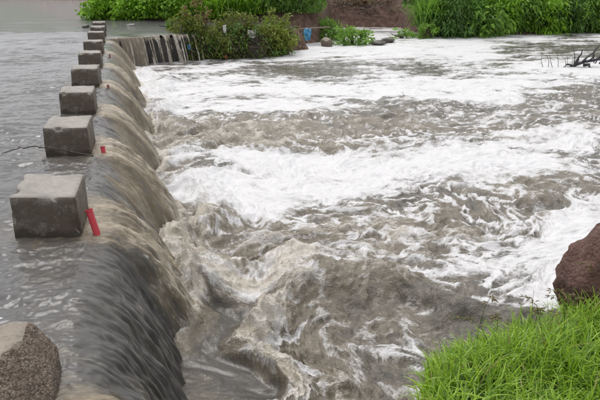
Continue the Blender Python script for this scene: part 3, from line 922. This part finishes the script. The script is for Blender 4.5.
# --- leafy spit left of the middle, reaching into the calm water
G1 = 'low leafy plants on the bank above the weir'
spit = [(-10.2, 33.0, 0.8, .55), (-9.5, 33.4, 1.0, .75), (-8.5, 32.6, 1.0, .65), (-7.5, 32.5, 1.1, .80), (-6.5, 32.2, 1.1, .75), (-5.4, 32.0, 1.1, .85), (-9.0, 34.6, 1.3, 1.0), (-7.0, 34.4, 1.5, 1.1), (-5.0, 34.2, 1.4, 1.1)]
sl = ['low bright green leafy plant at the very tip of the bank',
      'bright green leafy plant second from the tip of the bank', 'bright green leafy plant above the farthest concrete blocks',
      'broad bright green leafy plant at the waterline behind the weir corner', 'bright green leafy plant at the waterline above the far fall',
      'bright green leafy plant at the waterline just left of the debris', 'leafy plant in the rear row near the tip of the bank',
      'leafy plant in the middle of the rear row on the bank', 'leafy plant in the rear row nearest the arching grass']
for k, (x, y, r, h) in enumerate(spit):
    shrub('leafy_plant', sl[k], x, y, max(gz(x, y) - 0.1, -0.05), (r, r * 0.9, h), 2300, 0.17, M['leaf_bright'], 600 + k, 0.15, 'plant', G1, 0.7, (0.05, 1.0), 4)
# --- arching grass and dark bushes behind the debris
gcl = [(-4.2, 31.6, 'bright arching grass clump left of the ones behind the debris mound'), (-3.2, 31.9, 'bright arching grass clump behind the top of the debris mound'), (-2.2, 31.6, 'bright arching grass clump between debris mound and dark bush')]
for k, (x, y, lb) in enumerate(gcl):
    grass_clump('grass_clump', lb, x, y, gz(x, y), 0.55, 700, 1.5, M['leaf_bright'], 640 + k, 0.045, 'arching grass behind the debris')
dk = [(-1.3, 31.6, 1.15, 1.1, 'dark green bush nearest the arching grass clumps'), (0.1, 31.7, 1.25, 1.2, 'dense dark green bush over the pale leaning pole'), (1.2, 32.4, 0.95, 0.95, 'dark green bush hanging beside the bare earth bank'), (-0.4, 33.6, 1.6, 1.5, 'tall dark green bush in the rear between two lower ones')]
for k, (x, y, r, h, lb) in enumerate(dk):
    shrub('bush', lb, x, y, gz(x, y) - 0.1, (r, r, h), 3000, 0.19, M['leaf_mid'], 660 + k, 0.5, 'bush', 'dark bushes left of the earth bank', 0.35, (0, 0.85))
# --- bushes on the far right bank
lb_r = ['reedy green grass clump where the earth bank meets the right bushes',
        'dark leafy bush next to the reedy grass on the right bank', 'rounded green bush left of the middle on the right bank',
        'bright leafy bush with drooping sprays on the right bank', 'dense green bush at the middle of the right bank',
        'drooping bright bush above the pale foam tongue', 'dark bush hanging lowest towards the foam on the right bank',
        'green bush right of the lowest hanging one', 'green bush at the waterline second from the right edge', 'green bush at the waterline cut by the right edge']
xr = [7.1, 8.2, 9.5, 10.9, 12.2, 13.6, 14.9, 16.3, 17.7, 19.2]
for k, x in enumerate(xr):
    y = float(np.interp(x, XF, YF)) + random.uniform(-0.55, 0.5)
    if k == 0:
        grass_clump('grass_clump', lb_r[0], x, y, gz(x, y) - 0.1, 0.8, 1100, 2.1, M['leaf_mid'], 680, 0.05, tint=(0.2, 1))
        continue
    m = [M['leaf_mid'], M['leaf_dark'], M['leaf_mid'], M['leaf_bright'], M['leaf_mid'], M['leaf_bright'], M['leaf_dark'], M['leaf_mid'], M['leaf_mid'], M['leaf_dark']][k]
    shrub('bush', lb_r[k], x, y, max(gz(x, y) - 0.35, -1.25), (1.2 + 0.15 * random.random(), 1.1, 1.2 + 0.5 * random.random()), 2800, 0.27, m, 690 + k, 0.75, 'bush', 'bushes on the far right bank', 0.34, (0, 1))
lb_b = ['tall rear bush above the reedy grass on the right bank', 'tall rear bush left of the middle on the right bank', 'tall rear bush at the middle of the right bank', 'tall rear bush right of the middle on the right bank', 'tall rear bush second from the right edge', 'tall rear bush cut by the right edge']
for k, x in enumerate((7.6, 10.1, 12.6, 15.2, 17.8, 20.5)):
    y = float(np.interp(x, XF, YF)) + 3.0
    shrub('bush', lb_b[k], x, y, gz(x, y) - 0.2, (1.7, 1.4, 1.9), 3000, 0.32, (M['leaf_dark'], M['leaf_mid'])[k % 2], 720 + k, 0.6, 'bush', 'rear bushes on the far right bank', 0.34)
# --- green on the earth bank and small bushes at its foot
for k, (x, y, r, h, lb) in enumerate([(5.6, 45.2, 1.1, 0.8, 'green tuft on top of the bare earth bank, right'), (4.3, 45.8, 1.0, 0.7, 'green tuft on top of the bare earth bank, middle'), (2.6, 46.0, 0.9, 0.6, 'green tuft on top of the bare earth bank, left')]):
    shrub('bush', lb, x, y, gz(x, y) - 0.1, (r, r, h), 900, 0.26, M['leaf_mid'], 740 + k, 0.2, 'bush', 'tufts on the earth bank', 0.4)
a = P(352, 44, -0.95); shrub('bush', 'small green bush on the foam edge right of the blue rag', a[0], a[1], -1.0, (0.85, 0.6, 0.42), 1300, 0.15, M['leaf_mid'], 750, 0.2, aspect=0.45, tint=(0.2, 1))
a = P(425, 38, -0.95); shrub('bush', 'tiny green bush in the gap left of the reedy grass', a[0], a[1], -1.0, (0.5, 0.4, 0.40), 600, 0.15, M['leaf_mid'], 751, 0.2, aspect=0.45, tint=(0.3, 1))
a = P(288, 46.5, -0.95); shrub('leafy_plant', 'low green plant on the foam edge under the pale pole', a[0], a[1], -1.0, (0.55, 0.4, 0.22), 500, 0.13, M['leaf_olive'], 752, 0.1, 'plant', aspect=0.45, tint=(0.4, 1))
a = P(402, 38, -0.95); shrub('leafy_plant', 'small sprig at the channel mouth before the earth bank', a[0], a[1], -1.0, (0.6, 0.35, 0.3), 400, 0.14, M['leaf_mid'], 753, 0.1, 'plant', aspect=0.45, tint=(0.4, 1))
a = P(172, 29, 0); shrub('leafy_plant', 'small sprig standing in calm water left of the debris', a[0], a[1], -0.05, (0.22, 0.2, 0.30), 260, 0.12, M['leaf_mid'], 754, 0.0, 'plant', aspect=0.4)
# dead brush on the earth bank
for k, (x, y, lb) in enumerate([(2.6, 42.4, 'tangle of dead brown stalks at the left of the earth bank'), (3.9, 42.7, 'tangle of dead brown stalks in the middle of the earth bank'), (5.2, 42.4, 'tangle of dead brown stalks at the right of the earth bank')]):
    e = empty('dead_brush', (x, y, gz(x, y)))
    tb = Tubes(); r = np.random.default_rng(770 + k)
    for j in range(60):
        b = np.array([r.normal(0, .8), r.normal(0, .5), 0.0]); b[2] = gz(x + b[0], y + b[1]) - gz(x, y)
        d = r.normal(size=3) * [0.8, 0.5, 0.45] + [0, 0, 0.15]
        tb.add([b, b + d * .5 + r.normal(0, .06, 3), b + d], 0.024, 0.009, 4)
    tb.build('stalks', (M['bark_pale'], M['bark'])[k % 2], e)
    leaves('dead_leaves', e, (0, 0, 0.1), (1.1, 0.6, 0.4), 220, 0.2, M['leaf_brown'], 0.3, 780 + k, 0.3)
    tag(e, lb, 'brush', 'dead brush on the earth bank')

# ------------------------------------------------------------------ flood debris heaped on the far end of the weir
def debris(name, label, x, y, z0, radii, seed, mats, ntw=90, nlf=1500, lsize=0.15):
    e = empty(name, (x, y, z0))
    r = np.random.default_rng(seed)
    import bmesh
    bm = bmesh.new(); bmesh.ops.create_icosphere(bm, subdivisions=4, radius=1.0)
    co = np.array([v.co[:] for v in bm.verts])
    nz = fbm(co[:, 0] + co[:, 2], co[:, 1] - co[:, 2], 0.6, 4, seed)
    p = co * (0.82 + 0.25 * nz)[:, None] * np.array(radii); p[:, 2] = np.maximum(p[:, 2], -0.25)
    for v, c in zip(bm.verts, p): v.co = c
    me = bpy.data.meshes.new('silt_core'); bm.to_mesh(me); bm.free(); me.materials.append(M['bark'])
    link(bpy.data.objects.new('silt_core', me), e)
    tb = Tubes(); tp = Tubes()
    for j in range(ntw):
        d = r.normal(size=3); d[2] = abs(d[2]); d /= np.linalg.norm(d)
        b = d * np.array(radii) * r.uniform(0.7, 1.0)
        t_ = np.cross(d, r.normal(size=3)) + 0.35 * d + [0, 0, r.uniform(-.5, .4)]
        L = r.uniform(0.3, 0.9)
        (tb if j % 3 else tp).add([b - t_ * L * .4, b + r.normal(0, .05, 3), b + t_ * L * .4 + [0, 0, -0.05], b + t_ * L * .7 + [0, 0, -0.15]], r.uniform(.010, .022), 0.005, 4)
    tb.build('dark_twigs', M['bark'], e)['kind'] = 'stuff'
    tp.build('pale_twigs', M['bark_pale'], e)['kind'] = 'stuff'
    for q, m in enumerate(mats):
        leaves('caught_leaves', e, (0, 0, 0.05), tuple(np.array(radii) * 1.02), int(2.6 * nlf) // len(mats), lsize * 0.9, m, 0.6, seed + 3 + q, 0.35, 0.85, -0.2)
    return tag(e, label, 'debris', 'flood debris on the far end of the weir')
def dp(x, y, zz=-0.95): return P(x, y, zz)
d1 = dp(196, 59); d2 = dp(222, 58); d3 = dp(250, 57); d4 = dp(270, 55)
debris('debris_mound', 'dark tangled debris heap next to the far fall', d1[0], d1[1] + .35, -0.95, (0.75, 0.6, 1.15), 800, [M['leaf_olive'], M['leaf_mid'], M['leaf_dark']])
debris('debris_mound', 'dark debris heap in the middle below the brown upright shrub', d2[0], d2[1] + .5, -0.95, (0.95, 0.7, 1.15), 810, [M['leaf_olive'], M['leaf_dark']], 120, 1900)
debris('debris_mound', 'debris heap of dark twigs below the white rag', d3[0], d3[1] + .4, -0.95, (0.85, 0.65, 1.05), 820, [M['leaf_dark'], M['leaf_olive'], M['leaf_olive']])
debris('debris_mound', 'rightmost debris heap topped with yellow-green leaves', d4[0], d4[1] + .5, -0.95, (0.75, 0.6, 0.95), 830, [M['leaf_olive'], M['leaf_mid']])
a = P(281, 51, -0.95); debris('debris_mound', 'low brown debris heap between the stakes and the yellow-green shrub', a[0], a[1] + 1.2, -0.95, (0.8, 0.9, 0.85), 835, [M['leaf_brown'], M['leaf_mid']], 110, 1000)
a = d1 + np.array([0.0, 0.5, 0]); shrub('shrub', 'upright reddish brown and olive shrub rising from the debris', a[0] + .05, a[1], -0.2, (0.42, 0.40, 0.85), 650, 0.13, M['leaf_brown'], 840, 0.1, 'shrub', aspect=0.35, tint=(0.3, 1))
a = d1 + np.array([0.45, 0.1, 0]); shrub('shrub', 'olive shrub hanging low over the middle of the debris front', a[0], a[1], -0.85, (0.75, 0.4, 0.6), 1500, 0.13, M['leaf_olive'], 845, 0.5, 'shrub', aspect=0.4, tint=(0.1, 0.9))
a = d1 + np.array([-0.25, 0.25, 0]); shrub('shrub', 'olive green shrub at the left of the debris', a[0], a[1], -0.55, (0.55, 0.4, 0.65), 1500, 0.14, M['leaf_olive'], 841, 0.3, 'shrub', aspect=0.4, tint=(0.4, 1))
a = d3 + np.array([-0.5, 0.5, 0]); shrub('shrub', 'olive green shrub on top of the debris left of the white rag', a[0], a[1], -0.25, (0.75, 0.5, 0.5), 1200, 0.14, M['leaf_olive'], 842, 0.2, 'shrub', aspect=0.4, tint=(0.3, 1))
a = d4 + np.array([0.05, 0.1, 0]); shrub('shrub', 'yellow-green shrub at the right end of the debris by the foam', a[0], a[1], -0.75, (0.8, 0.5, 0.5), 1500, 0.14, M['leaf_olive'], 843, 0.4, 'shrub', aspect=0.42, tint=(0.6, 1))
a = d4 + np.array([0.2, 0.9, 0]); shrub('shrub', 'yellow-green shrub behind the right end of the debris', a[0], a[1], -0.3, (0.6, 0.5, 0.5), 900, 0.15, M['leaf_olive'], 844, 0.3, 'shrub', aspect=0.42, tint=(0.5, 1))

# ------------------------------------------------------------------ litter caught in it
def rag(name, label, loc, size, mat, seed, cat='rag', group=None):
    """crumpled hanging sheet with thickness"""
    n = 14
    a, b = np.meshgrid(np.linspace(-.5, .5, n), np.linspace(-.5, .5, n), indexing='ij')
    w_, h_ = size
    nz = 1.8 * fbm(a * 2, b * 2, 0.7, 3, seed)
    x = a * w_ * (0.45 + 0.4 * np.cos(b * 2.2 - 0.5) + 0.25 * fbm(b * 2 + 0 * a, 0 * a, 0.4, 2, seed + 7)) + 0.12 * w_ * fbm(b * 2 + 5, a, 0.8, 2, seed + 2); zz = b * h_ + 0.10 * h_ * fbm(a * 2 - 5, b, .8, 2, seed + 3); y = 0.28 * w_ * nz
    o = mesh_np(name, np.stack([x, y, zz], -1).reshape(-1, 3), grid_faces(n, n), mat)
    md = o.modifiers.new('thick', 'SOLIDIFY'); md.thickness = 0.012
    o.location = tuple(float(c) for c in loc)
    return tag(o, label, cat, group)
def place(x, y, yd): return at_depth(x, y, yd)
rag('plastic_bag', 'pale blue plastic bag hanging on the debris beside the far fall', place(182.5, 38.5, d1[1] - 0.15), (0.18, 0.34), M['blue'], 860, 'bag')
rag('plastic_bag', 'small pale blue scrap low in the debris left of the olive shrub', place(189, 47, d1[1] - 0.35), (0.15, 0.2), M['blue'], 861, 'bag')
rag('rag', 'dirty white rag draped on top of the debris', place(252, 34, d3[1] + 0.05), (0.36, 0.30), M['white_plastic'], 862)
rag('rag', 'small white scrap in the debris below the olive shrub', place(224.5, 29, d2[1] - 0.2), (0.15, 0.28), M['white_plastic'], 863)
rag('rag', 'bright blue rag hanging on the pale pole', place(307.5, 34.5, 29.0), (0.36, 0.52), M['blue'], 864)
t = NT('reddish_plastic'); t.set(Base_Color=(0.30, 0.07, 0.04), Roughness=0.6); M['rust'] = t.m
rag('rag', 'small reddish scrap at the foot of the debris', place(226, 57, d2[1] - 0.45), (0.10, 0.13), M['rust'], 865)
# broken masonry, pole and stakes at the shore
for k, (x, y, sz, lb) in enumerate([(268, 33, (.55, .4, .35), 'pale concrete lump behind the yellow-green shrub'), (281, 40, (.35, .3, .4), 'grey broken block beside the upright stakes'), (326, 41, (.4, .3, .28), 'pale broken stone between the blue rag and the small bush'), (337, 33, (.5, .35, .2), 'pale stone behind the small bush'), (377, 39.5, (.5, .3, .13), 'dark low stone in the foam right of the small bush'), (388, 37, (.4, .3, .12), 'dark low stone farthest right of the small bush')]):
    a = P(x, y + 5, -0.95)
    stone('stone', (a[0], a[1], -0.85), sz, 870 + k, M['stone'] if k > 3 else M['concrete_broken'], lb, 'stone', 3, 8, 0.1, k * 0.7)
tb = Tubes(); a = place(283, 31.5, 28.9); b = place(330, 27, 29.6)
e = empty('pole', (a[0], a[1], -0.5)); o_ = np.array(e.location)
tb.add([a - o_, (a + b) / 2 - o_ + [0, 0, .03], b - o_], 0.05, 0.035, 7); tb.build('shaft', M['bark_pale'], e)
tw = Tubes(); tw.add([a - o_ + (b - a) * .4, a - o_ + (b - a) * .4 + [.12, 0, -.45]], .02, .012, 5); tw.build('branch_stub', M['bark_pale'], e)
tag(e, 'pale leaning pole lying across the bank above the blue rag', 'pole')
for k, (x, yt, yb, lb) in enumerate([(283.5, 34, 48, 'dark stake nearest the yellow-green shrub'), (287.5, 32, 47, 'pale middle stake under the pale pole'), (292, 35, 46, 'dark stake nearest the blue rag')]):
    a = P(x, yb, -1.0); tb = Tubes(); top = place(x + (0.5, -1, 1)[k], yt, a[1])
    e = empty('stake', (a[0], a[1], -1.0)); o_ = np.array(e.location)
    tb.add([a - o_ - [0, 0, .2], (top - o_) * .5 + [.02, 0, 0], top - o_], 0.055, 0.04, 6); tb.build('shaft', (M['bark'], M['bark_pale'], M['bark'])[k], e)
    tw = Tubes(); q = (top - o_) * 0.8; tw.add([q, q + [0.12, -.05, .12]], .018, .01, 4); tw.build('branch_stub', M['bark'], e)
    tag(e, lb, 'stake', 'stakes at the shore')

# ------------------------------------------------------------------ driftwood snag in the rapids on the right
a = P(583, 68, -1.0)
e = empty('driftwood_snag', (a[0], a[1], -1.0)); r = np.random.default_rng(900)
tb = Tubes()
tb.add([(-.55, 0, -.05), (-.25, 0, .12), (.05, .03, .22), (.4, .1, .25), (.8, .2, .45), (1.3, .3, .7)], 0.06, 0.03, 9); tb.build('trunk', M['snag'], e)
for k, (b, t1, t2, r0) in enumerate([((-.3, 0, .1), (-.22, -.05, .4), (-.15, -.08, .62), .10), ((-.05, 0, .2), (.12, -.05, .42), (.35, -.1, .72), .07), ((.1, 0, .2), (.3, .05, .5), (.62, .1, .85), .06), ((-.4, 0, .1), (-.6, 0, .12), (-.72, -.05, .02), .06), ((.35, .1, .25), (.6, -.1, .3), (.9, -.2, .2), .08), ((0, 0, .1), (.1, -.25, .06), (.3, -.4, .0), .09)]):
    rb = Tubes(); rb.add([b, (np.array(b) + t1) / 2 + r.normal(0, .05, 3), t1, (np.array(t1) + t2) / 2 + r.normal(0, .05, 3), t2], r0 * 0.62, r0 * 0.15, 6); rb.build('root', M['snag'], e)
for k in range(12):
    rb = Tubes(); b = np.array([r.uniform(-.3, .9), r.normal(0, .1), .15]); d = np.array([r.normal(.1, .35), r.normal(0, .2), r.uniform(.1, .55)])
    rb.add([b, b + d * .5 + r.normal(0, .05, 3), b + d], .022, .006, 4); rb.build('twig', M['snag'], e)
for k in range(7):
    x0 = -1.35 + 0.16 * k + r.normal(0, .05); rb = Tubes()
    rb.add([(x0, r.normal(0, .1), -.05), (x0 - .04 + r.normal(0, .04), 0, .25), (x0 - .13 + r.normal(0, .06), 0, .35 + .25 * r.random())], .012, .006, 4); rb.build('twig', M['bark'], e)
tag(e, 'blackened driftwood snag with roots sticking out of the white rapids', 'driftwood')

# ------------------------------------------------------------------ near bank: grass and seed stalks
r = np.random.default_rng(910)
n_ = 60000
x = r.uniform(0.28, 3.0, n_); y = r.uniform(1.2, 3.75, n_)
yn = np.interp(x, XN, YN)
dens = 0.55 + 0.9 * noise(x / 0.28, y / 0.28, 911)
ok = (y < yn + 0.05 + 0.05 * noise(x / .12, 0 * x, 912)) & (r.random(n_) < np.clip(dens, 0.15, 1)) & (np.hypot((x - 2.1) / .52, (y - 3.45) / .38) > 1)
x, y = x[ok], y[ok]
base = np.stack([x, y, ground_h(x, y) - 0.01], -1)
tl = noise(x / 0.35, y / 0.35, 913)
ln = (0.135 + 0.13 * tl) * r.uniform(0.5, 1.45, len(x)) + 0.025
o = blades('grass', None, base, ln, 0.0066, r.uniform(0.25, 1.7, len(x)), M['grass'], 914, 6, 1.0, (0.05, 1.0))
tag(o, 'bright green grass covering the near bank in the bottom right corner', 'grass', kind='stuff')
# a few dead straws among it
k_ = r.random(len(x)) < 0.02
o = blades('dry_grass', None, base[k_], ln[k_] * 1.1, 0.006, r.uniform(0.4, 1.4, k_.sum()), M['straw'], 915, 6, 1.0, (0.2, 1.0))
tag(o, 'scattered dry straw blades among the green grass', 'dry grass', kind='stuff')
for k in range(13):
    xx = r.uniform(0.85, 1.55) if k < 10 else r.uniform(0.7, 2.0); yy = float(np.interp(xx, XN, YN)) - r.uniform(0.05, 0.3)
    z0 = gz(xx, yy)
    e = empty('seed_stalk', (xx, yy, z0))
    h_ = r.uniform(0.20, 0.34); lx = r.uniform(-0.14, 0.10); ly = r.uniform(-.04, .06)
    pt = [(0, 0, -.02), (lx * .15, ly * .2, h_ * .4), (lx * .5, ly * .6, h_ * .8), (lx, ly, h_), (lx * 1.5 - .01, ly * 1.3, h_ * 0.98)]
    tb = Tubes(); tb.add(pt, 0.0022, 0.0010, 5); tb.build('stem', M['grass'], e)
    # spikelets
    V = []; Fc = []; nv = 0
    for j in range(16):
        t_ = r.uniform(0.55, 1.0) * 4; i0 = min(int(t_), 3); q = np.array(pt[i0]) * (1 - (t_ - i0)) + np.array(pt[i0 + 1]) * (t_ - i0)
        d = r.normal(size=3); d[2] = -abs(d[2]) * 0.5 + .2; d /= np.linalg.norm(d); L = r.uniform(0.014, 0.030)
        sdv = np.cross(d, r.normal(size=3)); sdv /= np.linalg.norm(sdv); uv = np.cross(d, sdv)
        m0 = q + d * L * 0.7
        V += [q + d * .006, m0 + sdv * .0035, m0 + uv * .0035, m0 - sdv * .0035, m0 - uv * .0035, q + d * L * 1.5]
        for c_ in range(4):
            Fc += [(nv, nv + 1 + c_, nv + 1 + (c_ + 1) % 4), (nv + 5, nv + 1 + (c_ + 1) % 4, nv + 1 + c_)]
        nv += 6
    mesh_np('seed_head', np.array(V), np.array(Fc), M['straw'], e, {'tint': r.random(nv)})
    tag(e, 'thin seed stalk rising above the near grass towards the rapids', 'grass stalk', 'seed stalks above the near grass')
